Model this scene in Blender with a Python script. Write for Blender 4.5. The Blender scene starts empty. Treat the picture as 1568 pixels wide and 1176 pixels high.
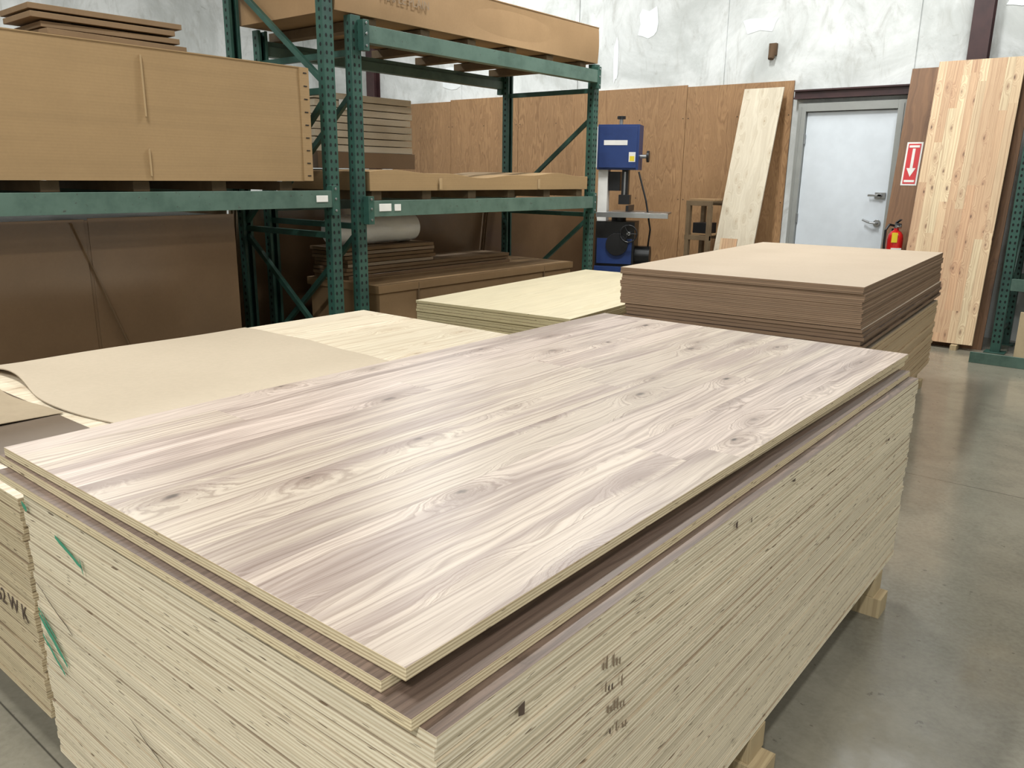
import bpy, bmesh, math, random
from mathutils import Vector, Matrix, Euler
random.seed(7)
R=random.random
def U(a,b): return a+(b-a)*R()
def lin(c):
    c=c[:3]
    if max(c)-min(c)<125:
        l=.3*c[0]+.59*c[1]+.11*c[2]; c=[v+(l-v)*.14 for v in c]
    o=[]
    for v in c:
        v=v/255.0
        o.append(v/12.92 if v<=0.04045 else ((v+0.055)/1.055)**2.4)
    return (o[0],o[1],o[2],1.0)

# ------------------------------------------------------------ node helper
class N:
    def __init__(s,name,rough=.5,metal=0.0,spec=.5,col=None):
        s.mat=bpy.data.materials.new(name); s.mat.use_nodes=True
        s.t=s.mat.node_tree; s.b=s.t.nodes['Principled BSDF']
        s.b.inputs['Roughness'].default_value=rough
        s.b.inputs['Metallic'].default_value=metal
        s.b.inputs['Specular IOR Level'].default_value=spec
        if col: s.b.inputs['Base Color'].default_value=lin(col)
        s._tc=None
    def n(s,t): return s.t.nodes.new(t)
    def put(s,sock,v):
        if hasattr(v,'links'): s.t.links.new(v,sock)
        else: sock.default_value=v
    def coord(s):
        if not s._tc: s._tc=s.n('ShaderNodeTexCoord')
        return s._tc.outputs['Object']
    def sep(s,v=None):
        q=s.n('ShaderNodeSeparateXYZ'); s.put(q.inputs[0],v or s.coord())
        return q.outputs
    def m(s,op,a,b=None,c=None,clamp=False):
        q=s.n('ShaderNodeMath'); q.operation=op; q.use_clamp=clamp
        s.put(q.inputs[0],a)
        if b is not None: s.put(q.inputs[1],b)
        if c is not None: s.put(q.inputs[2],c)
        return q.outputs[0]
    def comb(s,x,y,z):
        q=s.n('ShaderNodeCombineXYZ')
        for i,v in enumerate((x,y,z)): s.put(q.inputs[i],v)
        return q.outputs[0]
    def noise(s,v,scale=1,detail=3,rough=.55,dist=0):
        q=s.n('ShaderNodeTexNoise'); s.put(q.inputs['Vector'],v)
        q.inputs['Scale'].default_value=scale; q.inputs['Detail'].default_value=detail
        q.inputs['Roughness'].default_value=rough; q.inputs['Distortion'].default_value=dist
        return q.outputs['Fac']
    def noise1(s,w,detail=3,rough=.6):
        q=s.n('ShaderNodeTexNoise'); q.noise_dimensions='1D'; s.put(q.inputs['W'],w)
        q.inputs['Scale'].default_value=1; q.inputs['Detail'].default_value=detail
        q.inputs['Roughness'].default_value=rough
        return q.outputs['Fac']
    def white(s,w):
        q=s.n('ShaderNodeTexWhiteNoise'); q.noise_dimensions='1D'; s.put(q.inputs['W'],w)
        return q.outputs['Value']
    def vor(s,v):
        q=s.n('ShaderNodeTexVoronoi'); q.voronoi_dimensions='2D'; s.put(q.inputs['Vector'],v)
        q.inputs['Scale'].default_value=1
        sp=s.n('ShaderNodeSeparateColor'); s.t.links.new(q.outputs['Color'],sp.inputs[0])
        return q.outputs['Distance'],sp.outputs[0],sp.outputs[1]
    def mr(s,v,a,b,c=0.,d=1.,smooth=True):
        q=s.n('ShaderNodeMapRange'); q.interpolation_type='SMOOTHSTEP' if smooth else 'LINEAR'
        s.put(q.inputs[0],v)
        for i,k in enumerate((a,b,c,d)): q.inputs[i+1].default_value=k
        return q.outputs[0]
    def mix(s,f,a,b,mode='MIX'):
        q=s.n('ShaderNodeMix'); q.data_type='RGBA'; q.blend_type=mode
        s.put(q.inputs[0],f); s.put(q.inputs[6],a); s.put(q.inputs[7],b)
        return q.outputs[2]
    def grey(s,v):
        q=s.n('ShaderNodeCombineColor')
        for i in range(3): s.put(q.inputs[i],v)
        return q.outputs[0]
    def bump(s,h,strength=.3,dist=.002):
        q=s.n('ShaderNodeBump'); q.inputs['Strength'].default_value=strength
        q.inputs['Distance'].default_value=dist; s.put(q.inputs['Height'],h)
        s.t.links.new(q.outputs[0],s.b.inputs['Normal'])
    def col(s,c): s.put(s.b.inputs['Base Color'],c)

def wood(name,ax,al,w,ca,cb,cd,gf=60,wa=6,knot=.5,kx=4,ky=1.6,rough=.5,var=.14,seam=.35,kamp=5,seglen=0,kc=(70,50,38),contrast=(.32,.66),core=(.03,.10),spec=.5,gdark=.35,streak=None,big=.24,kmin=.85,wy=1.1,lines=0):
    n=N(name,rough=rough,spec=spec); s=n.sep(); x=s[ax]; y=s[al]
    t=n.m('DIVIDE',x,w); pi=n.m('FLOOR',t); r=n.white(n.m('ADD',pi,.37))
    pid=pi
    if seglen:
        yi=n.m('FLOOR',n.m('DIVIDE',n.m('ADD',y,n.m('MULTIPLY',r,seglen*3)),seglen))
        pid=n.m('ADD',pi,n.m('MULTIPLY',yi,37.0)); r=n.white(n.m('ADD',pid,.37))
    r2=n.white(n.m('ADD',pid,91.7))
    d,kr,kg=n.vor(n.comb(n.m('ADD',n.m('MULTIPLY',x,kx),n.m('MULTIPLY',pid,5.17)),n.m('ADD',n.m('MULTIPLY',y,ky),n.m('MULTIPLY',pid,2.31)),0.))
    wob=n.noise(n.comb(n.m('MULTIPLY',x,38.),n.m('MULTIPLY',y,22.),pid),1,3)
    d=n.m('ABSOLUTE',n.m('ADD',d,n.m('MULTIPLY',n.m('SUBTRACT',wob,.5),.13)))
    km=n.m('GREATER_THAN',kr,1-knot)
    k=n.m('MULTIPLY',n.mr(d,0,.45,1,0),km)
    warp=n.m('SUBTRACT',n.noise(n.comb(n.m('MULTIPLY',x,5.),n.m('MULTIPLY',y,wy),n.m('MULTIPLY',pid,3.7)),1,3),.5)
    ph=n.m('ADD',n.m('ADD',n.m('MULTIPLY',x,gf),n.m('MULTIPLY',warp,wa)),n.m('MULTIPLY',k,kamp))
    ph=n.m('ADD',ph,n.m('MULTIPLY',pid,11.3))
    g=n.noise1(ph,3,.6)
    g2=n.noise(n.comb(n.m('MULTIPLY',x,420.),n.m('MULTIPLY',y,9.),pid),1,2)
    gg=n.mr(n.m('ADD',n.m('MULTIPLY',g,.72),n.m('MULTIPLY',g2,.28)),contrast[0],contrast[1])
    base=n.mix(r,lin(ca),lin(cb))
    if streak:
        st=n.noise(n.comb(n.m('MULTIPLY',x,16.),n.m('MULTIPLY',y,1.1),n.m('MULTIPLY',pid,7.7)),1,4)
        base=n.mix(n.mr(st,.44,.64,0,.95),base,lin(streak))
    c=n.mix(gg,n.mix(gdark,lin(cd),base),base)
    if lines:
        li=n.noise(n.comb(n.m('ADD',n.m('MULTIPLY',x,130.),n.m('MULTIPLY',n.m('ADD',n.m('MULTIPLY',warp,wa),n.m('MULTIPLY',k,kamp)),1.2)),n.m('MULTIPLY',y,2.2),pid),1,2)
        c=n.mix(n.mr(li,.58,.72,0,lines),c,lin(cd))
    bg=n.noise(n.comb(n.m('MULTIPLY',x,6.),n.m('MULTIPLY',y,1.6),n.m('MULTIPLY',pid,2.)),1,2)
    v=n.m('ADD',n.m('MULTIPLY',r2,var),n.m('MULTIPLY',bg,big)); v=n.m('ADD',v,1-var/2-big/2)
    c=n.mix(1.0,c,n.grey(v),'MULTIPLY')
    c=n.mix(n.m('MULTIPLY',n.m('MULTIPLY',n.mr(d,.02,.30,1,0),km),.42),c,lin(cd))
    sz=n.mr(kr,1-knot,1,.4,1,False)
    dd=n.m('DIVIDE',d,sz)
    op=n.mr(kg,.0,.8,kmin*.35,kmin,False)
    c=n.mix(n.m('MULTIPLY',n.m('MULTIPLY',n.mr(dd,core[0],core[1],1,0),km),op),c,lin(kc))
    if seam:
        f=n.m('FRACT',t); e=n.m('MINIMUM',f,n.m('SUBTRACT',1.,f))
        c=n.mix(n.m('MULTIPLY',n.mr(e,0,.0022/w,1,0),seam),c,lin(cd))
    n.col(c); n.bump(gg,.12,.0008)
    return n.mat

def plyedge(name,ca,cb,cd,z0=0,t=.0178,plies=2.5,rough=.7,void=.68,gap=(98,76,54),alt=.6,gw=.07,gm=.8):
    n=N(name,rough=rough,spec=.3); s=n.sep(); x,y,z=s[0],s[1],s[2]
    wv=n.noise(n.comb(n.m('MULTIPLY',x,2.5),n.m('MULTIPLY',y,2.5),n.m('MULTIPLY',z,14.)),1,3)
    zz=n.m('ADD',z,n.m('MULTIPLY',n.m('SUBTRACT',wv,.5),t*.22))
    q=n.m('DIVIDE',n.m('SUBTRACT',z,z0),t)
    qq=n.m('DIVIDE',n.m('SUBTRACT',zz,z0),t)
    f=n.m('FRACT',q); sid=n.m('FLOOR',q)
    w=n.m('SINE',n.m('MULTIPLY',qq,2*math.pi*plies))
    wob=n.noise(n.comb(n.m('MULTIPLY',x,3.),n.m('MULTIPLY',y,3.),n.m('MULTIPLY',z,150.)),1,3)
    a=n.m('ADD',n.m('MULTIPLY',w,.38),wob)
    fl=n.noise(n.comb(n.m('MULTIPLY',x,9.),n.m('MULTIPLY',y,9.),n.m('MULTIPLY',z,700.)),1,2)
    c=n.mix(n.mr(a,.25,.85,0,1),lin(ca),n.mix(alt,lin(ca),lin(cb)))
    c=n.mix(n.mr(fl,.45,.75,0,.45),c,lin(cb))
    c=n.mix(1.,c,n.grey(n.m('ADD',n.m('MULTIPLY',n.white(n.m('ADD',sid,.5)),.13),.90)),'MULTIPLY')
    v=n.noise(n.comb(n.m('MULTIPLY',x,22.),n.m('MULTIPLY',y,22.),n.m('MULTIPLY',z,260.)),1,1)
    c=n.mix(n.mr(v,void,void+.05,0,.8),c,lin(cd))
    e=n.m('MINIMUM',f,n.m('SUBTRACT',1.,f))
    gv=n.noise(n.comb(n.m('MULTIPLY',x,3.),n.m('MULTIPLY',y,3.),n.m('MULTIPLY',sid,3.3)),1,3)
    c=n.mix(n.m('MULTIPLY',n.mr(e,.01,gw,1,0),n.mr(gv,.35,.65,.3,gm)),c,lin(gap))
    n.col(c); n.bump(a,.2,.001); return n.mat

def board(name,c,c2=None,corr=0,rough=.75,sc=3,spec=.3,amt=.5):
    n=N(name,rough=rough,spec=spec); s=n.sep()
    a=n.noise(n.coord(),sc,5,.6)
    col=n.mix(n.mr(a,.3,.7,0,amt),lin(c),lin(c2 or tuple(v*.85 for v in c)))
    if corr:
        w=n.m('SINE',n.m('MULTIPLY',s[2],float(corr)))
        col=n.mix(n.mr(w,-1,1,0,.07),col,lin(tuple(v*.7 for v in c)))
        st=n.noise(n.comb(n.m('MULTIPLY',s[0],1.),n.m('MULTIPLY',s[1],.8),n.m('MULTIPLY',s[2],30.)),1,3)
        col=n.mix(n.mr(st,.4,.7,0,.18),col,lin(tuple(v*.8 for v in c)))
    f=n.noise(n.coord(),60,2); col=n.mix(n.mr(f,.3,.7,0,.06),col,lin(tuple(v*.6 for v in c)))
    n.col(col); return n.mat

def paint(name,c,c2,rough=.45,chip=(60,50,45),metal=0,ch=.68):
    n=N(name,rough=rough,metal=metal)
    a=n.noise(n.coord(),5,4,.65); col=n.mix(n.mr(a,.35,.7),lin(c),lin(c2))
    b=n.noise(n.coord(),38,4,.7); col=n.mix(n.mr(b,ch,ch+.05,0,.8),col,lin(chip))
    n.col(col); return n.mat
def plain(name,c,rough=.5,metal=0,spec=.5,amt=.25):
    n=N(name,rough=rough,metal=metal,spec=spec)
    a=n.noise(n.coord(),7,3); n.col(n.mix(n.mr(a,.3,.7,0,amt),lin(c),lin(tuple(v*.8 for v in c)))); return n.mat

# ------------------------------------------------------------ materials
M={}
M['top']=wood('rustic_veneer',0,1,.138,(204,184,170),(192,176,156),(110,85,71),gf=100,wa=13,knot=.50,kx=6.2,ky=2.7,rough=.36,var=.16,seam=.34,kamp=9,seglen=1.9,kc=(56,44,36),streak=(160,141,130),gdark=.5,core=(.01,.09),contrast=(.34,.60),wy=1.1,kmin=.98,lines=.42)
M['walnut']=wood('dark_walnut_veneer',0,1,.15,(124,100,84),(108,87,74),(64,47,38),gf=110,wa=12,knot=.4,kx=6,ky=2.6,rough=.45,var=.2,seam=.4,kamp=6,kc=(36,28,24),lines=.3)
M['pine']=wood('knotty_pine_veneer',0,1,.15,(228,216,194),(216,203,176),(172,144,112),gf=60,wa=9,knot=.5,kx=5.5,ky=2.2,rough=.6,var=.14,seam=.7,kc=(110,80,55),core=(.02,.09),lines=.35)
M['birch']=wood('birch_ply_face',0,1,1.3,(216,203,168),(212,198,164),(190,172,132),gf=30,wa=9,knot=.0,rough=.6,var=.05,seam=0,gdark=.6)
M['wallply']=wood('lauan_wall_ply',0,2,1.22,(172,130,86),(158,118,76),(112,74,42),gf=26,wa=24,knot=.0,rough=.5,var=.2,seam=.6,kamp=10,gdark=.45,lines=.25)
M['darkply']=wood('brown_ply_face',0,2,1.3,(136,94,58),(136,94,58),(94,60,36),gf=30,wa=8,knot=.3,kx=3,ky=1.2,rough=.55,var=.1,seam=0)
M['plank']=wood('pale_ply_face',0,2,1.1,(212,200,176),(212,200,176),(174,154,124),gf=30,wa=9,knot=.7,kx=8,ky=3.6,rough=.6,var=.05,seam=0,kc=(160,130,98),gdark=.5,core=(.02,.08))
M['cedar']=wood('cedar_boards',0,2,.066,(230,208,164),(208,164,122),(154,100,68),gf=70,wa=5,knot=.6,kx=11,ky=4.2,rough=.5,var=.16,seam=.5,seglen=1.1,kc=(84,54,38),gdark=.5,core=(.02,.13),lines=.25)
M['lumber']=wood('lumber',0,1,.5,(206,184,140),(196,172,128),(150,124,86),gf=60,wa=5,knot=.1,rough=.7,seam=0)
M['lumberd']=board('dark_lumber',(120,98,70),(84,66,46),sc=6)  # dark wood; on rack decks the gap's shade is put into this colour
ZB=.142
M['edge']=plyedge('ply_edge',(240,226,196),(198,174,136),(88,66,46),z0=ZB,t=(.798-ZB)/37,gap=(116,92,66))
M['edgeL']=plyedge('ply_edge_left',(216,198,160),(170,144,106),(78,58,42),z0=.10,t=.6/32)
M['edge2']=plyedge('ply_edge_yellow',(206,191,146),(158,139,98),(90,70,44),z0=.10,t=.5/26)
M['edgetop']=plyedge('ply_edge_banded',(228,210,170),(168,140,102),(84,60,40),z0=-.0001,t=.0186,plies=3.5,gap=(164,136,100))
M['mdfedge']=plyedge('mdf_edge',(154,124,97),(126,99,75),(80,60,44),z0=.752,t=.203/11,void=.85,gap=(58,42,30),plies=.5,alt=.3,gw=.13,gm=.95)
M['mdfedge2']=plyedge('mdf_edge_mid',(136,108,84),(112,87,66),(80,60,44),z0=.62,t=.02,void=.85,gap=(50,36,26),plies=.5,alt=.3,gw=.13,gm=.95)
M['mdftop']=board('mdf_face',(182,163,140),(172,152,129),sc=1.5)
M['mdflow']=plyedge('mdf_edge_light',(204,176,136),(176,146,108),(110,84,58),z0=.12,t=.02,void=.85,gap=(132,104,74),plies=.5,alt=.3)
M['card']=board('cardboard',(162,130,87),(152,121,80),corr=420)
M['card2']=board('cardboard_brown',(158,124,84),(140,108,71))
M['cardd']=board('cardboard_dull',(132,105,74),(112,87,60))
M['cardlt']=board('cardboard_pale',(184,167,143),(174,157,133),sc=1.2)
M['kraft']=board('kraft_paper',(164,145,117),(144,126,100),sc=4)
M['brownsheet']=board('brown_cover_sheet',(108,92,76),(92,78,64),sc=2,rough=.45)
M['hard']=board('hardboard_glossy',(126,97,69),(98,75,53),rough=.2,spec=.7,sc=1.3)
M['whitebox']=board('pale_sheet_edges',(200,184,158),(184,164,134),corr=500)
M['tape']=plain('packing_tape',(172,142,100),rough=.35)
M['green']=paint('rack_green_paint',(44,86,73),(34,68,60))
M['greenb']=paint('rack_beam_paint',(82,110,97),(64,92,80),ch=.64)
M['hole']=plain('slot_dark',(14,18,17),rough=.9)
M['label']=plain('white_label',(232,230,224),rough=.5)
M['black']=plain('black_plastic',(24,24,26),rough=.4)
M['blue']=paint('machine_blue',(30,58,120),(26,50,106),ch=.8)
M['steel']=plain('machined_steel',(170,172,174),rough=.3,metal=.9)
M['red']=plain('extinguisher_red',(196,30,28),rough=.25)
M['signred']=plain('sign_red',(200,28,34),rough=.4)
M['yellow']=plain('tag_yellow',(232,208,50),rough=.5)
M['maroon']=paint('maroon_steel',(70,42,42),(54,32,34),ch=.75)
M['frame']=plain('door_frame_grey',(150,152,148),rough=.45)
M['door']=plain('door_paint',(214,222,230),rough=.35,amt=.15)
M['mark']=plain('green_spray_paint',(60,158,120),rough=.6)
M['ink']=plain('black_ink',(92,74,60),rough=.8)
M['ink2']=plain('faded_ink',(140,118,92),rough=.8)
M['white']=plain('white_wrap',(225,226,224),rough=.3)
M['patch']=plain('spackle_patch',(240,246,248),rough=.6)
M['rust']=plain('rusty_bracket',(96,70,44),rough=.8)
M['tan']=board('tan_sheet',(196,172,134))
# floor
n=N('polished_concrete',rough=.3,spec=.5); s=n.sep()
a=n.noise(n.coord(),.7,6,.6); b=n.noise(n.coord(),5,7,.7,.6); c3=n.noise(n.coord(),60,3,.6); st=n.noise(n.coord(),1.3,6,.72,.6)
c=n.mix(n.mr(a,.35,.65),lin((108,103,89)),lin((138,131,114)))
c=n.mix(n.mr(b,.38,.72,0,.4),c,lin((88,84,71)))
c=n.mix(n.mr(st,.50,.75,0,.35),c,lin((160,153,134)))
c=n.mix(n.mr(c3,.3,.7,0,.18),c,lin((156,152,136)))
sp=n.noise(n.coord(),26,3,.6); c=n.mix(n.mr(sp,.68,.74,0,.5),c,lin((64,60,50)))
for ax,off in ((0,.2),(1,1.0)):
    f=n.m('FRACT',n.m('DIVIDE',n.m('ADD',s[ax],off),3.66)); e=n.m('MINIMUM',f,n.m('SUBTRACT',1.,f))
    c=n.mix(n.mr(e,0,.0012,.85,0),c,lin((50,47,40)))
n.col(c); n.put(n.b.inputs['Roughness'],n.mr(b,.3,.7,.10,.24)); M['floor']=n.mat
# wall
n=N('painted_concrete_wall',rough=.75,spec=.3); s=n.sep()
a=n.noise(n.coord(),.9,7,.68,.6); b=n.noise(n.comb(n.m('MULTIPLY',s[0],5.),n.m('MULTIPLY',s[1],5.),n.m('MULTIPLY',s[2],2.)),1,6,.7,1.2)
d=n.noise(n.coord(),9,5,.7,.8)
c=n.mix(n.mr(a,.35,.65),lin((228,231,231)),lin((194,198,196)))
c=n.mix(n.mr(b,.48,.75,0,.5),c,lin((162,162,154)))
c=n.mix(n.mr(d,.62,.76,0,.45),c,lin((142,140,130)))
n.col(c); n.bump(b,.5,.012); M['wall']=n.mat
M['ceil']=plain('ceiling_deck',(160,162,160),rough=.8)

# ------------------------------------------------------------ mesh builder
class B:
    def __init__(s,name): s.name=name; s.bm=bmesh.new(); s.ms=[]
    def mi(s,k):
        if k not in s.ms: s.ms.append(k)
        return s.ms.index(k)
    def face(s,vs,k):
        try: f=s.bm.faces.new(vs); f.material_index=s.mi(k); return f
        except ValueError: return None
    def poly(s,pts,k): return s.face([s.bm.verts.new(p) for p in pts],k)
    def hexa(s,P,k,top=None):
        v=[s.bm.verts.new(p) for p in P]
        for i,idx in enumerate(((0,3,2,1),(4,5,6,7),(0,1,5,4),(1,2,6,5),(2,3,7,6),(3,0,4,7))):
            s.face([v[j] for j in idx],(top if (i==1 and top) else k))
    def box(s,x0,x1,y0,y1,z0,z1,k,top=None,rot=0,mtx=None):
        P=[Vector(p) for p in ((x0,y0,z0),(x1,y0,z0),(x1,y1,z0),(x0,y1,z0),(x0,y0,z1),(x1,y0,z1),(x1,y1,z1),(x0,y1,z1))]
        if rot:
            c=Vector(((x0+x1)/2,(y0+y1)/2,0)); r=Matrix.Rotation(rot,3,'Z'); P=[r@(p-c)+c for p in P]
        if mtx: P=[mtx@p for p in P]
        s.hexa(P,k,top)
    def bar(s,p,q,w,h,k,ref=(0,0,1)):
        p=Vector(p);q=Vector(q);d=(q-p).normalized();r=Vector(ref)
        if abs(d.dot(r))>.98: r=Vector((0,1,0))
        a=d.cross(r).normalized()*w/2; b=a.cross(d).normalized()*h/2
        s.hexa([p-a-b,p+a-b,q+a-b,q-a-b,p-a+b,p+a+b,q+a+b,q-a+b],k)
    def cyl(s,p,q,r,k,r2=None,seg=20):
        p=Vector(p);q=Vector(q);d=(q-p).normalized();r2=r if r2 is None else r2
        t=Vector((0,0,1)) if abs(d.z)<.9 else Vector((1,0,0))
        a=d.cross(t).normalized();b=d.cross(a)
        A=[s.bm.verts.new(p+(a*math.cos(i*2*math.pi/seg)+b*math.sin(i*2*math.pi/seg))*r) for i in range(seg)]
        C=[s.bm.verts.new(q+(a*math.cos(i*2*math.pi/seg)+b*math.sin(i*2*math.pi/seg))*r2) for i in range(seg)]
        for i in range(seg): s.face([A[i],A[(i+1)%seg],C[(i+1)%seg],C[i]],k)
        s.face(A[::-1],k); s.face(C,k)
    def lathe(s,c,prof,k,seg=28):
        c=Vector(c);rings=[]
        for r,z in prof: rings.append([s.bm.verts.new(c+Vector((r*math.cos(i*2*math.pi/seg),r*math.sin(i*2*math.pi/seg),z))) for i in range(seg)])
        for a,b in zip(rings,rings[1:]):
            for i in range(seg): s.face([a[i],a[(i+1)%seg],b[(i+1)%seg],b[i]],k)
        s.face(rings[0][::-1],k); s.face(rings[-1],k)
    def tube(s,pts,r,k,seg=10):
        for a,b in zip(pts,pts[1:]): s.cyl(a,b,r,k,seg=seg)
    def grid(s,x0,x1,y0,y1,nx,ny,fz,th,k,fe=None,fb=None):
        T=[];D=[]
        for j in range(ny+1):
            for i in range(nx+1):
                u=i/nx;v=j/ny;x=x0+(x1-x0)*u;y=y0+(y1-y0)*v
                if fe: x,y=fe(x,y,u,v)
                z=fz(x,y,u,v);T.append(s.bm.verts.new((x,y,z+th)));D.append(s.bm.verts.new((x,y,z if fb is None else fb)))
        W=nx+1
        for j in range(ny):
            for i in range(nx):
                a=j*W+i;q=[a,a+1,a+1+W,a+W]
                s.face([T[t] for t in q],k);s.face([D[t] for t in q][::-1],k)
        for i in range(nx):
            s.face([D[i],D[i+1],T[i+1],T[i]],k);b=ny*W+i;s.face([D[b+1],D[b],T[b],T[b+1]],k)
        for j in range(ny):
            a=j*W;s.face([D[a+W],D[a],T[a],T[a+W]],k);b=j*W+nx;s.face([D[b],D[b+W],T[b+W],T[b]],k)
    def done(s,loc=None,rot=(0,0,0),bevel=0,parent=None,smooth=True):
        me=bpy.data.meshes.new(s.name)
        bmesh.ops.recalc_face_normals(s.bm,faces=s.bm.faces[:])
        if loc is None:
            xs=[v.co for v in s.bm.verts]
            c=Vector(((min(v.x for v in xs)+max(v.x for v in xs))/2,(min(v.y for v in xs)+max(v.y for v in xs))/2,min(v.z for v in xs)))
            for v in s.bm.verts: v.co-=c
            loc=c
        s.bm.to_mesh(me); s.bm.free()
        for k in s.ms: me.materials.append(M[k])
        if smooth:
            for p in me.polygons: p.use_smooth=True
            me.set_sharp_from_angle(angle=math.radians(32))
        o=bpy.data.objects.new(s.name,me); bpy.context.collection.objects.link(o)
        o.location=loc; o.rotation_euler=rot
        if bevel:
            m=o.modifiers.new('bevel','BEVEL'); m.width=bevel; m.segments=2; m.limit_method='ANGLE'; m.angle_limit=math.radians(50)
        if parent:
            bpy.context.view_layer.update(); o.parent=parent; o.matrix_parent_inverse=parent.matrix_world.inverted()
        return o
def text(body,size,loc,rot,k,parent,name,ext=.0004):
    cu=bpy.data.curves.new(name,'FONT'); cu.body=body; cu.size=size; cu.extrude=ext; cu.materials.append(M[k])
    cu.align_x='CENTER'; cu.align_y='CENTER'
    o=bpy.data.objects.new(name,cu); bpy.context.collection.objects.link(o)
    o.location=loc; o.rotation_euler=rot
    bpy.context.view_layer.update(); o.parent=parent; o.matrix_parent_inverse=parent.matrix_world.inverted()
    return o
H=math.pi/2

# ------------------------------------------------------------ room
XL,XR,YN,YF,ZC=-11.5,6.0,-5.5,8.75,5.6
b=B('floor'); b.box(XL-.2,XR+.2,YN-.2,YF+.2,-.1,0,'floor'); b.done()
b=B('ceiling'); b.box(XL-.2,XR+.2,YN-.2,YF+.2,ZC,ZC+.1,'ceil'); b.done()
b=B('wall_back')
seams=[XL,-8.0,-6.05,-4.1,-2.16,-.2,1.8,3.8,XR]
for a,c in zip(seams,seams[1:]): b.box(a+.006,c-.006,YF,YF+.2,0,ZC,'wall')
b.box(XL,XR,YF+.012,YF+.19,0,ZC-.001,'wall')
def patch(cx,cz,w,h,k='patch'):
    pts=[]; m=12
    for i in range(m):
        a=i*2*math.pi/m; rr=U(.75,1.2)
        sx=max(-1,min(1,1.35*math.cos(a)))*rr; sz=max(-1,min(1,1.35*math.sin(a)))*rr
        pts.append((cx+sx*w/2,YF-.004,cz+sz*h/2))
    b.poly(pts,k)
patch(-5.08,3.16,.28,.34); patch(-3.73,3.02,.34,.14); patch(-5.5,2.78,.07,.5); patch(-8.2,2.75,.3,.3); patch(-1.35,3.0,.25,.1);patch(-2.9,3.35,.5,.12);patch(-6.6,3.1,.12,.3)
wall=b.done(smooth=False)
b=B('wall_bracket'); b.box(-3.60,-3.52,YF-.05,YF-.001,2.70,2.82,'rust'); b.cyl((-3.56,YF-.07,2.66),(-3.56,YF-.02,2.80),.03,'rust',r2=.045); b.done(bevel=.004)
b=B('wall_left'); b.box(XL-.2,XL,YN,YF,0,ZC,'wall'); b.done()
b=B('wall_right'); b.box(XR,XR+.2,YN,YF,0,ZC,'wall'); b.done()
b=B('wall_front'); b.box(XL,XR,YN-.2,YN,0,ZC,'wall'); b.done()
for i,x in enumerate((-1.62,-9.75)):
    b=B('steel_column')
    b.box(x-.08,x+.08,YF-.135,YF-.125,0,ZC-.001,'maroon'); b.box(x-.08,x+.08,YF-.012,YF-.002,0,ZC-.001,'maroon'); b.box(x-.005,x+.005,YF-.125,YF-.012,0,ZC-.001,'maroon'); b.box(x-.10,x+.10,YF-.15,YF-.001,0,.012,'maroon')
    b.done()
b=B('trim_1'); b.box(-3.26,-1.72,YF-.09,YF-.002,2.245,2.335,'maroon'); b.box(-3.26,-1.72,YF-.12,YF-.09,2.32,2.335,'maroon'); b.box(-3.26,-1.72,YF-.12,YF-.09,2.245,2.26,'maroon'); b.done()
for i in range(5):
    x1=-3.30-i*1.225; b=B('plywood_wall_panel'); zt=2.44+(.02 if i%2 else 0)
    b.box(x1-1.219,x1,YF-.025,YF-.006,.0,zt,'wallply')
    for k in range(3):
        for sx in (x1-1.19,x1-.6,x1-.03): b.cyl((sx,YF-.027,.3+k*.9),(sx,YF-.024,.3+k*.9),.006,'black',seg=8)
    b.done(loc=(0,0,0),bevel=.001)
# door
b=B('door_1')
x0,x1=-3.12,-2.24; yf=YF
b.box(x0,x1,yf-.055,yf-.012,.01,2.115,'door')
for a,c in ((x0-.085,x0-.004),(x1+.004,x1+.085)):
    b.box(a,c,yf-.10,yf-.002,0,2.20,'frame')
b.box(x0-.06,x0-.05,yf-.108,yf-.10,0,2.17,'frame'); b.box(x1+.05,x1+.06,yf-.108,yf-.10,0,2.17,'frame')
b.box(x0-.004,x1+.004,yf-.10,yf-.002,2.12,2.20,'frame')
for z in (.25,1.05,1.85): b.cyl((x0-.0,yf-.07,z-.05),(x0-.0,yf-.07,z+.05),.01,'steel',seg=10)
b.cyl((x1-.07,yf-.056,1.03),(x1-.07,yf-.075,1.03),.035,'steel'); b.cyl((x1-.07,yf-.075,1.03),(x1-.07,yf-.115,1.03),.012,'steel')
b.tube([(x1-.07,yf-.11,1.03),(x1-.13,yf-.115,1.035),(x1-.20,yf-.105,1.06)],.011,'steel')
b.box(x1-.12,x1-.02,yf-.075,yf-.056,1.27,1.33,'steel'); b.cyl((x1-.07,yf-.075,1.30),(x1-.07,yf-.10,1.30),.02,'steel'); b.box(x1-.18,x1-.05,yf-.10,yf-.09,1.29,1.31,'steel')
b.done(bevel=.002)

# ------------------------------------------------------------ stacks
def skids(b,x0,x1,ys,h,over=.03,green=False):
    t=h/2
    for i,y in enumerate(ys):
        b.box(x0-over,x1+over+U(-.01,.02),y-.045,y+.045,0,t-.001,'lumber',rot=U(-.01,.01))
        b.box(x0-over+.03,x1+over-.02,y-.04,y+.05,t,h-.001,'lumber',rot=U(-.01,.01))
def sheets(b,x0,x1,y0,y1,z0,z1,n,k,top,jit=.003,rot=.0015,gap=.03):
    t=(z1-z0)/n
    for i in range(n):
        jx=U(-jit,jit);jy=U(-jit,jit)
        b.box(x0+jx,x1+jx,y0+jy,y1+jy,z0+i*t+t*gap,z0+(i+1)*t-(0 if i==n-1 else .0002),k,top=(top if i==n-1 else None),rot=U(-rot,rot))
b=B('plywood_sheet_stack')
skids(b,-1.80,-.59,[.82,1.70,2.74],ZB-.002,over=.03)
sheets(b,-1.80,-.583,.585,2.935,ZB,.798,37,'edge','walnut',gap=.04,jit=.0022)
main=b.done(bevel=.0006)
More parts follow.
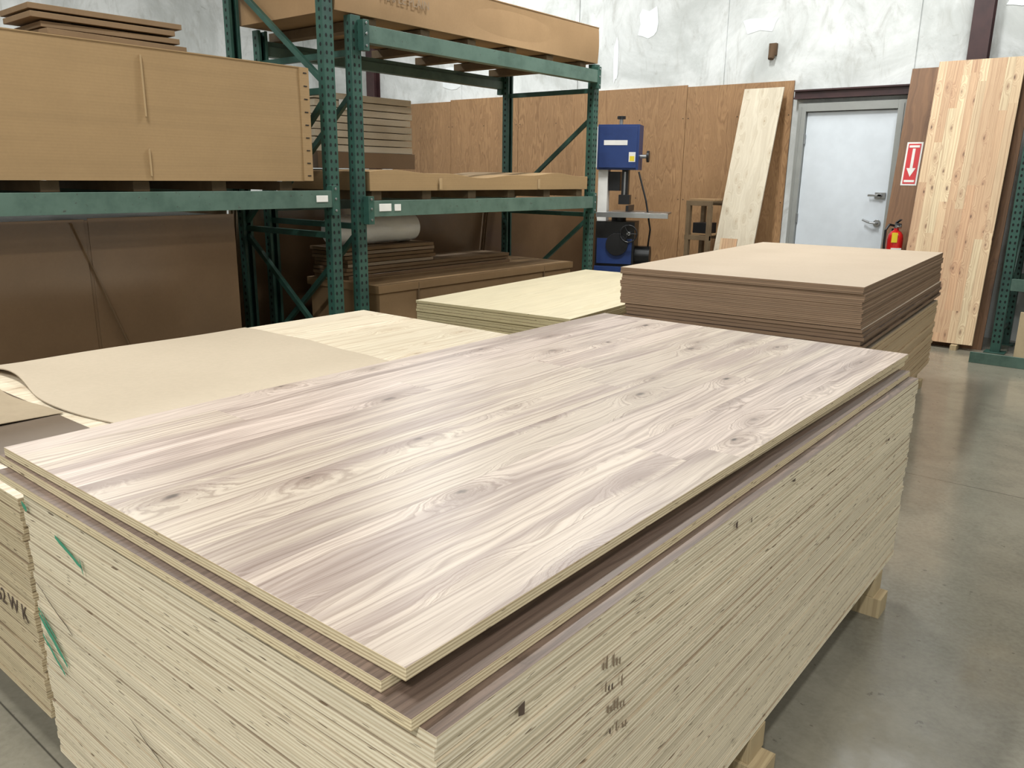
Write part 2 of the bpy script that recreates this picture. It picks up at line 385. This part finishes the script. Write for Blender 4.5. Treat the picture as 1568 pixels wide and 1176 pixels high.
def mark(o,name,pts,k):
    q=B(name); q.poly(pts,k); return q.done(parent=o,smooth=False)
Yn=.5795; Xs=-.5778
def stroke(x,z,x2,z2,w,k='mark',nm='paint_mark'):
    m=6; top=[];bot=[]
    for i in range(m+1):
        f=i/m; xx=x+(x2-x)*f; zz=z+(z2-z)*f+U(-.002,.002); ww=w*(.6+.4*math.sin(math.pi*f)+U(-.15,.15))
        top.append((xx,Yn,zz+ww/2)); bot.append((xx,Yn,zz-ww/2))
    mark(main,nm,top+bot[::-1],k)
stroke(-1.79,.505,-1.67,.425,.018); stroke(-1.785,.455,-1.69,.395,.012); stroke(-1.79,.52,-1.71,.475,.008)
stroke(-1.64,.735,-1.53,.705,.011); stroke(-1.535,.72,-1.525,.690,.014); stroke(-1.795,.765,-1.77,.755,.014)
stroke(-1.78,.585,-1.62,.52,.004,'ink','ink_mark'); stroke(-1.40,.43,-1.25,.37,.003,'ink','ink_mark')
def sq_x(y,z,w,h,k='ink'): mark(main,'ink_mark',[(Xs,y,z),(Xs,y+w,z-.004),(Xs,y+w,z+h),(Xs,y,z+h*.8)],k)
sq_x(.742,.738,.014,.018); sq_x(1.44,.772,.010,.012); sq_x(1.52,.757,.005,.010); sq_x(1.75,.777,.02,.004); sq_x(2.6,.66,.02,.006)
for i in range(6):
    for j in range(4):
        if R()<.8: sq_x(.955+i*.010+j*.010,.70-j*.045-i*.003,.005,U(.008,.024),'ink2' if R()<.75 else 'ink')
b=B('walnut_plywood_sheet'); b.box(-1.895,-.612,.572,2.945,.7985,.8165,'edgetop',top='walnut',rot=.002); b.done(bevel=.001)
b=B('knotty_plywood_sheet'); b.box(-1.925,-.662,.590,3.02,.817,.8350,'edgetop',top='walnut',rot=-.010); b.done(bevel=.001)
b=B('knotty_plywood_sheet'); b.box(-1.920,-.648,.602,3.045,.8355,.8550,'edgetop',top='top',rot=.0); b.done(bevel=.001)

b=B('pine_plywood_stack')
skids(b,-3.48,-2.0,[.9,1.8,2.7],.10,over=0)
sheets(b,-3.48,-2.0,.64,2.98,.10,.70,32,'edgeL','pine')
left=b.done(bevel=.0008)
text('62 W K',.062,(-2.14,.6355,.375),(H,0,0),'ink',left,'stencil_end')
b=B('cardboard_sheet')
b.grid(-3.46,-2.30,1.06,2.20,40,30,lambda x,y,u,v:.702+.004*math.sin(u*9+v*4)**2+.022*max(0,1-v*8)*max(0,math.sin(u*7+.5))**2,.004,'cardlt',
  fe=lambda x,y,u,v:(x+.25*u*(1-v),y+(1-v)*(.03*math.sin(u*9)-.02)+v*.02*math.sin(u*5)))
b.grid(-2.29,-2.02,1.30,2.14,8,12,lambda x,y,u,v:.702+.003*math.sin(v*7)**2,.003,'cardlt')
b.done()
b=B('brown_cover_sheet'); b.box(-3.40,-2.04,.70,.985,.7005,.7035,'brownsheet',rot=.01); b.done()
b=B('kraft_paper_sheet')
b.grid(-3.42,-2.62,.80,.985,50,16,lambda x,y,u,v:.705+.05*abs(math.sin(u*9+v*3))*(1-u)*math.sin(math.pi*min(1,v+.1))+.008*math.sin(u*23)**2*(1-v),.002,'kraft',
  fe=lambda x,y,u,v:(x,y+.02*math.sin(u*17)*(1-v)+.015*math.sin(u*8)*v))
b.done()

b=B('mdf_sheet_stack')
skids(b,-1.29,0,[.3,1.2,2.15],.12,over=.0)
sheets(b,-1.29,.005,0.02,2.48,.12,.60,24,'mdflow','mdftop',jit=.004)
for y in (.2,1.2,2.2): b.box(-1.2,-.02,y-.04,y+.04,.60,.62,'lumber')
sheets(b,-1.29,.01,.0,2.46,.62,.74,6,'mdfedge2','mdftop',jit=.012)
sheets(b,-1.32,0,0,2.46,.742,.948,11,'mdfedge','mdftop',jit=.005)
b.done(loc=(-1.10,4.08,0),rot=(0,0,math.radians(3.6)),bevel=.001)
b=B('birch_plywood_stack')
skids(b,0,1.24,[.3,1.2,2.15],.10,over=0)
sheets(b,0,1.24,0,2.44,.10,.60,26,'edge2','birch',jit=.004)
b.done(loc=(-4.0,3.90,0),rot=(0,0,math.radians(5.0)),bevel=.001)

# ------------------------------------------------------------ pallet racks
def post(b,x,y,z1,face,w=.078,dp=.065):
    f=face
    xa,xb=sorted((x,x-f*.004)); b.box(xa,xb,y-w/2,y+w/2,.01,z1,'green')
    for sy in (-1,1):
        ya,yb=sorted((y+sy*w/2,y+sy*(w/2-.004))); xa,xb=sorted((x-f*.004,x-f*dp)); b.box(xa,xb,ya,yb,.01,z1,'green')
        ya,yb=sorted((y+sy*w/2,y+sy*(w/2-.022))); xa,xb=sorted((x-f*dp,x-f*(dp+.004))); b.box(xa,xb,ya,yb,.01,z1,'green')
    b.box(x-.075,x+.075,y-.07,y+.07,0,.01,'green')
    z=.12
    while z<z1-.03:
        for sy in (-.019,.019):
            c=(x+f*.0008,y+sy)
            b.poly([(c[0],c[1]+.0085*math.cos(a)*1.0,z+(.014 if math.sin(a)>0 else .011)*math.sin(a)) for a in [i*math.pi/4 for i in range(8)]],'hole')
        for sy in (-1,1):
            b.poly([(x-f*.033+.010*math.cos(a),y+sy*(w/2+.0008),z+.013*math.sin(a)) for a in [i*math.pi/3 for i in range(6)]],'hole')
        z+=.05
def frame(b,xf,xr,y,z1,zs,diag):
    post(b,xf,y,z1,1); post(b,xr,y,z1,-1)
    for z in zs: b.bar((xf-.06,y,z),(xr+.06,y,z),.03,.04,'green')
    for i,(za,zb) in enumerate(diag): b.bar((xf-.06,y,za),(xr+.06,y,zb),.03,.035,'green')
def beam(b,x,y0,y1,z0,z1,side,k='greenb'):
    xa,xb=(x,x+.05) if side>0 else (x-.05,x)
    b.box(xa,xb,y0,y1,z0,z1,k)
    b.box(xa+(-.018 if side>0 else .05),xa+(.0 if side>0 else .068),y0,y1,z0,z1-.035,k)
    for ya,yb in ((y0-.045,y0+.004),(y1-.004,y1+.045)):
        b.box(xa-.002,xb+.004,ya,yb,z0-.05,z1+.03,'green')
        for zz in (z0-.02,(z0+z1)/2,z1+.01): b.cyl((xb+.004 if side>0 else xa-.002,(ya+yb)/2,zz),(xb+.010 if side>0 else xa-.008,(ya+yb)/2,zz),.008,'steel',seg=8)
XF,XB=-4.25,-5.32
def decks(b,y0,y1,z,n,h):
    for i in range(n):
        y=y0+(y1-y0-.1)*i/(n-1); b.box(XB-.045,XF-.05,y,y+.09,z,z+h,'lumberd',rot=U(-.01,.01))
b=B('pallet_rack')
for y in (.60,3.43): frame(b,XF,XB,y,3.9,(.2,1.05,1.95,2.75,3.6),((.25,1.0),(1.90,1.10),(2.0,2.7),(3.55,2.8)))
for x,sd in ((XF,1),(XB,-1)):
    beam(b,x,.66,3.37,1.235,1.34,sd)
b.box(XF+.051,XF+.053,3.24,3.33,1.27,1.31,'label')
decks(b,.75,3.15,1.3405,6,.053)
b.done(bevel=.0015)
b=B('pallet_rack')
for y in (3.65,6.45): frame(b,XF,XB,y,2.42,(.2,1.10,2.2),((1.05,.25),(1.95,1.2)))
for x,sd in ((XF,1),(XB,-1)):
    beam(b,x,3.71,6.39,1.165,1.27,sd); beam(b,x,3.71,6.39,2.26,2.365,sd)
b.box(XF+.051,XF+.053,3.76,3.87,1.20,1.25,'label'); b.box(XF+.051,XF+.053,3.90,3.96,1.20,1.245,'label')
decks(b,3.78,6.35,1.2705,6,.06); decks(b,3.78,6.35,2.3655,6,.06)
b.done(bevel=.0015)

def carton(name,x0,x1,y0,y1,z0,z1,k,sag=.006,flaps=True,tapes=()):
    b=B(name); nx,ny,nz=6,24,6
    b.box(x0+.006,x1-.006,y0+.006,y1-.006,z0,z1,k)
    for xx,sg in ((x1,1),(x0,-1)):
        g=[[b.bm.verts.new((xx+sg*(sag*math.sin(3.1*j/ny*2+1)*math.sin(math.pi*i/nz)),y0+(y1-y0)*j/ny,z0+(z1-z0)*i/nz)) for j in range(ny+1)] for i in range(nz+1)]
        for i in range(nz):
            for j in range(ny): b.face([g[i][j],g[i][j+1],g[i+1][j+1],g[i+1][j]],k)
    for y in (y0,y1): b.box(x0,x1,y-.003,y+.003,z0,z1,k)
    b.box(x0-.004,x1+.003,y0-.004,y1+.004,z1-.003,z1+.003,k)
    for ty,za,zb in tapes: b.box(x1-.0,x1+sag+.0008,ty,ty+.008,za,zb,'tape')
    if flaps:
        b.box(x1+.0,x1+sag+.003,y1-.06,y1+.006,z0+.002,z1,k)
        z=z0+.03
        while z<z1-.02: b.box(x1+sag+.003,x1+sag+.005,y1-.035,y1-.01,z,z+.006,'black'); z+=.075
    return b.done()
carton('cardboard_carton',-5.35,-4.235,.80,3.24,1.397,2.06,'card',tapes=((2.20,1.42,1.56),(2.20,1.72,2.02)))
b=B('panel_offcut_stack')
for i in range(6): b.box(-5.30+U(-.02,.02),-4.88+U(-.03,.03),2.0+U(-.06,.04),2.80+U(-.05,.03),2.067+i*.042,2.067+i*.042+.03,'cardd',rot=U(-.05,.05)); 
for i in range(5):
    for y in (2.15,2.6): b.box(-5.2,-4.95,y,y+.05,2.097+i*.042,2.109+i*.042,'lumberd')
b.done(bevel=.002)
c=carton('long_cardboard_carton',-5.30,-4.27,3.50,6.48,2.432,2.73,'card2',sag=.012,flaps=False)
text('MAPLE PLAIN',.075,(-4.252,4.10,2.57),(H,0,H),'ink2',c,'carton_print')
b=B('flat_carton_tray')
b.grid(-5.25,-4.262,3.74,6.38,6,60,lambda x,y,u,v:1.44+.02*math.sin(v*9+.6)*(1-.3*v)+.008*math.sin(v*25),.01,'card',fb=1.333,fe=lambda x,y,u,v:(x+(.012*math.sin(v*12) if u>.9 else 0),y))
for y in (4.4,5.6): b.box(-4.25,-4.247,y,y+.03,1.34,1.42,'tape')
b.done(bevel=.003)
b=B('wrapped_sheet_box')
b.box(-5.24,-4.86,3.78,4.75,1.485,1.60,'hard')
for i in range(8): b.box(-5.24+U(0,.01),-4.88+U(-.006,.006),3.78+U(-.01,.01),4.74+U(-.01,.01),1.602+i*.052,1.602+i*.052+.046,'whitebox')
b.box(-4.87,-4.866,4.0,4.12,1.90,1.97,'label')
b.done(bevel=.004)
b=B('low_cardboard_crate')
for y in (4.1,5.1,6.1): b.box(-5.20,-4.42,y,y+.09,0,.09,'lumberd')
b.box(-5.20,-4.40,3.92,6.34,.09,.64,'card2'); b.box(-5.22,-4.385,3.90,6.36,.60,.66,'card2')
for y in (4.3,5.9): b.box(-4.402,-4.383,y,y+.012,.09,.655,'cardd')
b.done(bevel=.004)
b=B('dark_sheet_bundle')
for i in range(8): b.box(-5.2+U(-.01,.01),-4.80+U(-.01,.01),3.95+U(-.02,.02),(5.9 if i<3 else 4.9)+U(-.02,.02),.662+i*.03,.662+i*.03+.026,'cardd' if i%3 else 'hard')
b.done(bevel=.002)
b=B('wrapped_bundle'); b.lathe((0,0,0),[(.02,0),(.10,.0),(.115,.02),(.118,.3),(.112,.5),(.118,.8),(.108,.86),(.03,.865)],'white'); b.done(loc=(-4.98,3.95,1.021),rot=(-H,0,0))
for ya,yb in ((.65,3.40),(3.42,6.30),(6.32,8.60)):
    b=B('hardboard_sheet')
    for i in range(3): b.box(-.006+i*.012,.005+i*.012,ya+i*.02,yb-i*.01,0,1.235,'hard')
    b.done(loc=(-5.62,0,0),rot=(0,math.radians(7),0),bevel=.001)
b=B('wrapped_hardboard_stack')
for y in (.8,1.6,2.6): b.box(-5.15,-4.48,y,y+.09,0,.09,'lumberd')
b.box(-5.18,-4.47,.72,2.80,.09,1.19,'hard')
b.box(-4.474,-4.462,.72,1.93,.09,1.195,'hard'); b.box(-4.474,-4.466,1.95,2.82,.09,1.20,'hard')
b.bar((-4.458,1.86,1.18),(-4.458,2.22,.12),.003,.03,'cardd',ref=(1,0,0))
b.done(bevel=.002)

# ------------------------------------------------------------ leaning boards by the wall
def lean(name,x0,w,h,t,ybot,ytop,k,z0=0,ek='edge'):
    b=B(name); b.box(-w/2,w/2,0,t,0,h,k)
    return b.done(loc=(x0+w/2,ybot,z0),rot=(-math.asin((ytop-ybot)/h),0,0),bevel=.001)
lean('pale_plywood_plank',-3.79,.43,2.46,.018,7.95,8.61,'plank')
b=B('small_board_offcut'); b.box(-.09,.09,0,.018,0,.86,'cedar'); b.done(loc=(-3.55,7.80,0),rot=(-.20,0,0))
bp=lean('brown_plywood_panel',-2.14,.40,2.50,.019,8.18,8.60,'darkply')
sg=B('fire_extinguisher_sign'); ang=-math.asin(.42/2.5)
sg.box(-.07,.07,-.004,0,-.2,.2,'label'); sg.box(-.055,.055,-.006,-.004,-.185,.185,'signred')
sg.box(-.012,.012,-.008,-.006,-.04,.14,'label'); sg.poly([(-.04,-.0075,-.04),(.04,-.0075,-.04),(0,-.0075,-.12)],'label'); sg.box(-.045,.045,-.008,-.006,.15,.17,'label'); sg.box(-.045,.045,-.008,-.006,-.17,-.15,'label')
sg.done(loc=(-2.0,8.18+1.62*.1704-.003,1.60),rot=(ang,0,0),parent=bp)
lean('cedar_panel',-1.86,.67,2.47,.03,7.92,8.36,'cedar',z0=.05)
b=B('support_block'); b.box(-1.62,-1.57,7.86,8.02,0,.043,'lumber'); b.box(-1.35,-1.30,7.86,8.02,0,.043,'lumber'); b.done()
lean('brown_plywood_panel',-1.69,.56,2.44,.019,8.04,8.46,'darkply')
b=B('fire_extinguisher')
b.lathe((0,0,0),[(.055,0),(.068,.012),(.07,.03),(.07,.33),(.064,.365),(.045,.395),(.022,.41),(.02,.43)],'red')
b.cyl((0,0,.43),(0,0,.46),.024,'steel'); b.box(-.012,.012,-.11,.02,.462,.475,'black'); b.bar((0,.02,.475),(0,-.11,.51),.022,.008,'black'); b.cyl((.0,-.03,.445),(.03,-.045,.445),.017,'steel')
b.tube([(-.02,0,.45),(-.07,-.02,.46),(-.10,-.03,.41),(-.10,-.03,.28),(-.088,-.03,.16)],.011,'black'); b.cyl((-.088,-.03,.18),(-.086,-.03,.08),.012,'black',r2=.017)
b.box(-.05,.0,-.073,-.069,.30,.39,'yellow'); b.box(-.045,.045,-.0725,-.066,.12,.25,'label')
b.box(-.075,.075,.055,.085,.10,.13,'black'); b.box(-.02,.02,.07,.095,.05,.42,'black')
b.done(loc=(-1.99,8.16,.59),rot=(0,0,.5))
b=B('wooden_stand')
for x in (-4.06,-3.82):
    for y in (8.05,8.40): b.box(x-.02,x+.02,y-.03,y+.03,0,1.16,'lumberd')
for z in (.3,.8,1.16):
    for y in (8.05,8.40): b.box(-4.09,-3.80,y-.02,y+.02,z,z+.05,'lumberd')
    for k in range(3): b.box(-4.09,-3.80,8.1+k*.09,8.17+k*.09,z+.05,z+.07,'card2')
b.box(-4.03,-3.85,8.1,8.3,.87,.98,'black'); b.done(bevel=.002)

b=B('band_saw')
b.box(-.26,.22,-.22,.22,0,.06,'black'); b.box(-.22,.18,-.19,.19,.06,.50,'blue'); b.box(-.20,.16,-.196,-.19,.12,.44,'black')
b.box(-.22,.20,-.16,.16,.50,.98,'black'); b.box(-.20,.18,-.176,-.16,.53,.80,'blue')
b.cyl((.20,0,.62),(.36,0,.62),.10,'black'); b.cyl((.02,-.20,.74),(.02,-.176,.74),.12,'black'); 
b.box(-.23,-.13,-.07,.09,.98,1.55,'label'); b.box(-.235,-.225,-.06,.06,1.0,1.5,'label')
b.cyl((0,0,.98),(0,0,1.05),.08,'black'); b.box(-.10,.34,-.24,.24,1.05,1.085,'steel'); b.box(.34,.54,-.22,.22,1.06,1.08,'steel'); b.box(-.2,.56,-.29,-.25,1.03,1.08,'steel')
b.box(.10,.13,-.2,.2,1.09,1.15,'black')
b.box(-.24,.20,-.13,.15,1.52,1.98,'blue'); b.box(-.22,.18,-.15,-.13,1.54,1.96,'blue'); b.box(-.255,-.24,-.12,.14,1.54,1.96,'label')
b.box(-.17,.08,-.153,-.15,1.77,1.82,'label'); b.box(.10,.17,-.153,-.15,1.60,1.70,'label'); b.box(.11,.16,-.155,-.153,1.61,1.66,'yellow')
b.box(.02,.09,-.05,.05,1.18,1.54,'black'); b.cyl((.055,-.06,1.22),(.055,-.06,1.50),.012,'steel'); b.box(.0,.12,-.09,.02,1.16,1.26,'black')
b.box(-.12,.0,-.04,.08,1.30,1.50,'black')
b.cyl((.20,0,1.66),(.27,0,1.66),.02,'steel'); b.cyl((.27,0,1.66),(.295,0,1.66),.06,'black'); b.cyl((-.02,0,1.98),(-.02,0,2.04),.02,'steel'); b.cyl((-.02,0,2.04),(-.02,0,2.07),.045,'black')
b.cyl((.15,-.16,.86),(.15,-.24,.86),.02,'steel')
for i in range(16):
    a0=i*math.pi/8;a1=(i+1)*math.pi/8
    b.cyl((.15+.09*math.cos(a0),-.24,.86+.09*math.sin(a0)),(.15+.09*math.cos(a1),-.24,.86+.09*math.sin(a1)),.009,'black',seg=6)
for a0 in (0,2.1,4.2): b.cyl((.15,-.24,.86),(.15+.09*math.cos(a0),-.24,.86+.09*math.sin(a0)),.006,'black',seg=6)
b.tube([(.2,-.05,1.5),(.3,-.1,1.2),(.36,-.1,.9),(.33,0,.7)],.01,'black')
b.done(loc=(-4.72,7.70,0),rot=(0,0,math.radians(22)),bevel=.004)

# rack on the right edge
b=B('pallet_rack')
for x in (-1.02,1.75):
    for y in (8.02,8.52):
        b.box(x-.038,x+.038,y-.035,y-.031,.01,3.2,'green'); b.box(x-.038,x-.034,y-.031,y+.03,.01,3.2,'green'); b.box(x+.034,x+.038,y-.031,y+.03,.01,3.2,'green'); b.box(x-.08,x+.08,y-.07,y+.07,0,.01,'green')
        z=.1
        while z<3.15:
            for sx in (-.018,.018): b.poly([(x+sx+.0085*math.cos(a),y-.0358,z+.013*math.sin(a)) for a in [i*math.pi/4 for i in range(8)]],'hole')
            b.poly([(x-.0388,y+.01*math.cos(a),z+.013*math.sin(a)) for a in [i*math.pi/4 for i in range(8)]],'hole'); z+=.05
    for z in (.2,1.1,2.0,2.9): b.bar((x,8.05,z),(x,8.49,z),.03,.04,'green')
    for za,zb in ((.22,1.08),(1.12,1.98),(2.02,2.88)): b.bar((x,8.05,za),(x,8.49,zb),.03,.035,'green')
for z in (.55,1.5,2.5):
    for y in (8.0,8.54): b.box(-.98,1.71,y-.025,y+.025,z,z+.10,'greenb')
b.done(bevel=.001)
b=B('rack_floor_guard'); b.box(-1.12,1.7,7.42,7.435,0,.09,'greenb'); b.box(-1.12,1.7,7.435,7.62,0,.012,'greenb'); b.box(-1.12,-1.105,7.435,7.62,.012,.05,'greenb'); b.done(bevel=.002)
for z,k in ((.651,'hard'),(1.601,'hard'),(2.601,'card2')):
    b=B('dark_sheet_bundle')
    for i in range(14): b.box(-.87+U(-.02,.02),1.6+U(-.02,.02),7.99+U(-.01,.01),8.5+U(-.01,.01),z+i*.05,z+i*.05+.044,k)
    b.done(bevel=.002)
b=B('tan_board_bundle')
for i in range(4): b.box(-.84+i*.02,-.35,7.66+i*.03,7.68+i*.03,0.013,.42-i*.03,'tan')
b.done(bevel=.002)

# ------------------------------------------------------------ lights
EM=bpy.data.materials.new('led_tube'); EM.use_nodes=True
e=EM.node_tree.nodes['Principled BSDF']; e.inputs['Emission Color'].default_value=(1,.98,.93,1); e.inputs['Emission Strength'].default_value=6
M['led']=EM
def lamp(x,y,p,z=5.0,rz=0):
    b=B('high_bay_light')
    b.box(x-.18,x+.18,y-.62,y+.62,z,z+.05,'label')
    for dx in (-.12,0,.12): b.box(x+dx-.015,x+dx+.015,y-.58,y+.58,z-.02,z,'led')
    for dy in (-.5,.5): b.cyl((x,y+dy,z+.05),(x,y+dy,ZC-.001),.006,'steel',seg=6)
    o=b.done(loc=(0,0,0))
    l=bpy.data.lights.new('high_bay_lamp','AREA'); l.shape='RECTANGLE'; l.size=.34; l.size_y=1.2; l.energy=p; l.color=(.985,1,.98)
    q=bpy.data.objects.new('high_bay_lamp',l); bpy.context.collection.objects.link(q); q.location=(x,y,z-.03); q.parent=o
for x,y,p in ((-3.2,.6,180),(-3.2,5.6,185),(.7,-2.6,280),(-8,3,130),(-7,7,125),(1.6,6.2,65),(3.4,.8,85),(-6.5,-2.5,130),(-1.2,7.2,72)):
    lamp(x,y,p)
w=bpy.data.worlds.new('World'); bpy.context.scene.world=w; w.use_nodes=True
w.node_tree.nodes['Background'].inputs[0].default_value=(.8,.85,.9,1); w.node_tree.nodes['Background'].inputs[1].default_value=.1

# ------------------------------------------------------------ camera
cam=bpy.data.cameras.new('Camera'); co=bpy.data.objects.new('Camera',cam); bpy.context.collection.objects.link(co)
cam.sensor_width=36; cam.lens=28.19; cam.clip_start=.02
yaw=math.radians(38.8); p=math.radians(14.6); th=math.radians(.76)
fh=Vector((-math.sin(yaw),math.cos(yaw),0)); r=Vector((math.cos(yaw),math.sin(yaw),0)); up=Vector((0,0,1))
f=fh*math.cos(p)-up*math.sin(p); u=up*math.cos(p)+fh*math.sin(p)
r2=r*math.cos(th)+u*math.sin(th); u2=u*math.cos(th)-r*math.sin(th)
m=Matrix((r2,u2,-f)).transposed().to_4x4(); m.translation=Vector((0,0,1.45)); co.matrix_world=m
sc=bpy.context.scene; sc.camera=co
try:
    sc.view_settings.view_transform='Standard'; sc.view_settings.look='None'; sc.view_settings.exposure=0
except Exception as ex: print(ex)
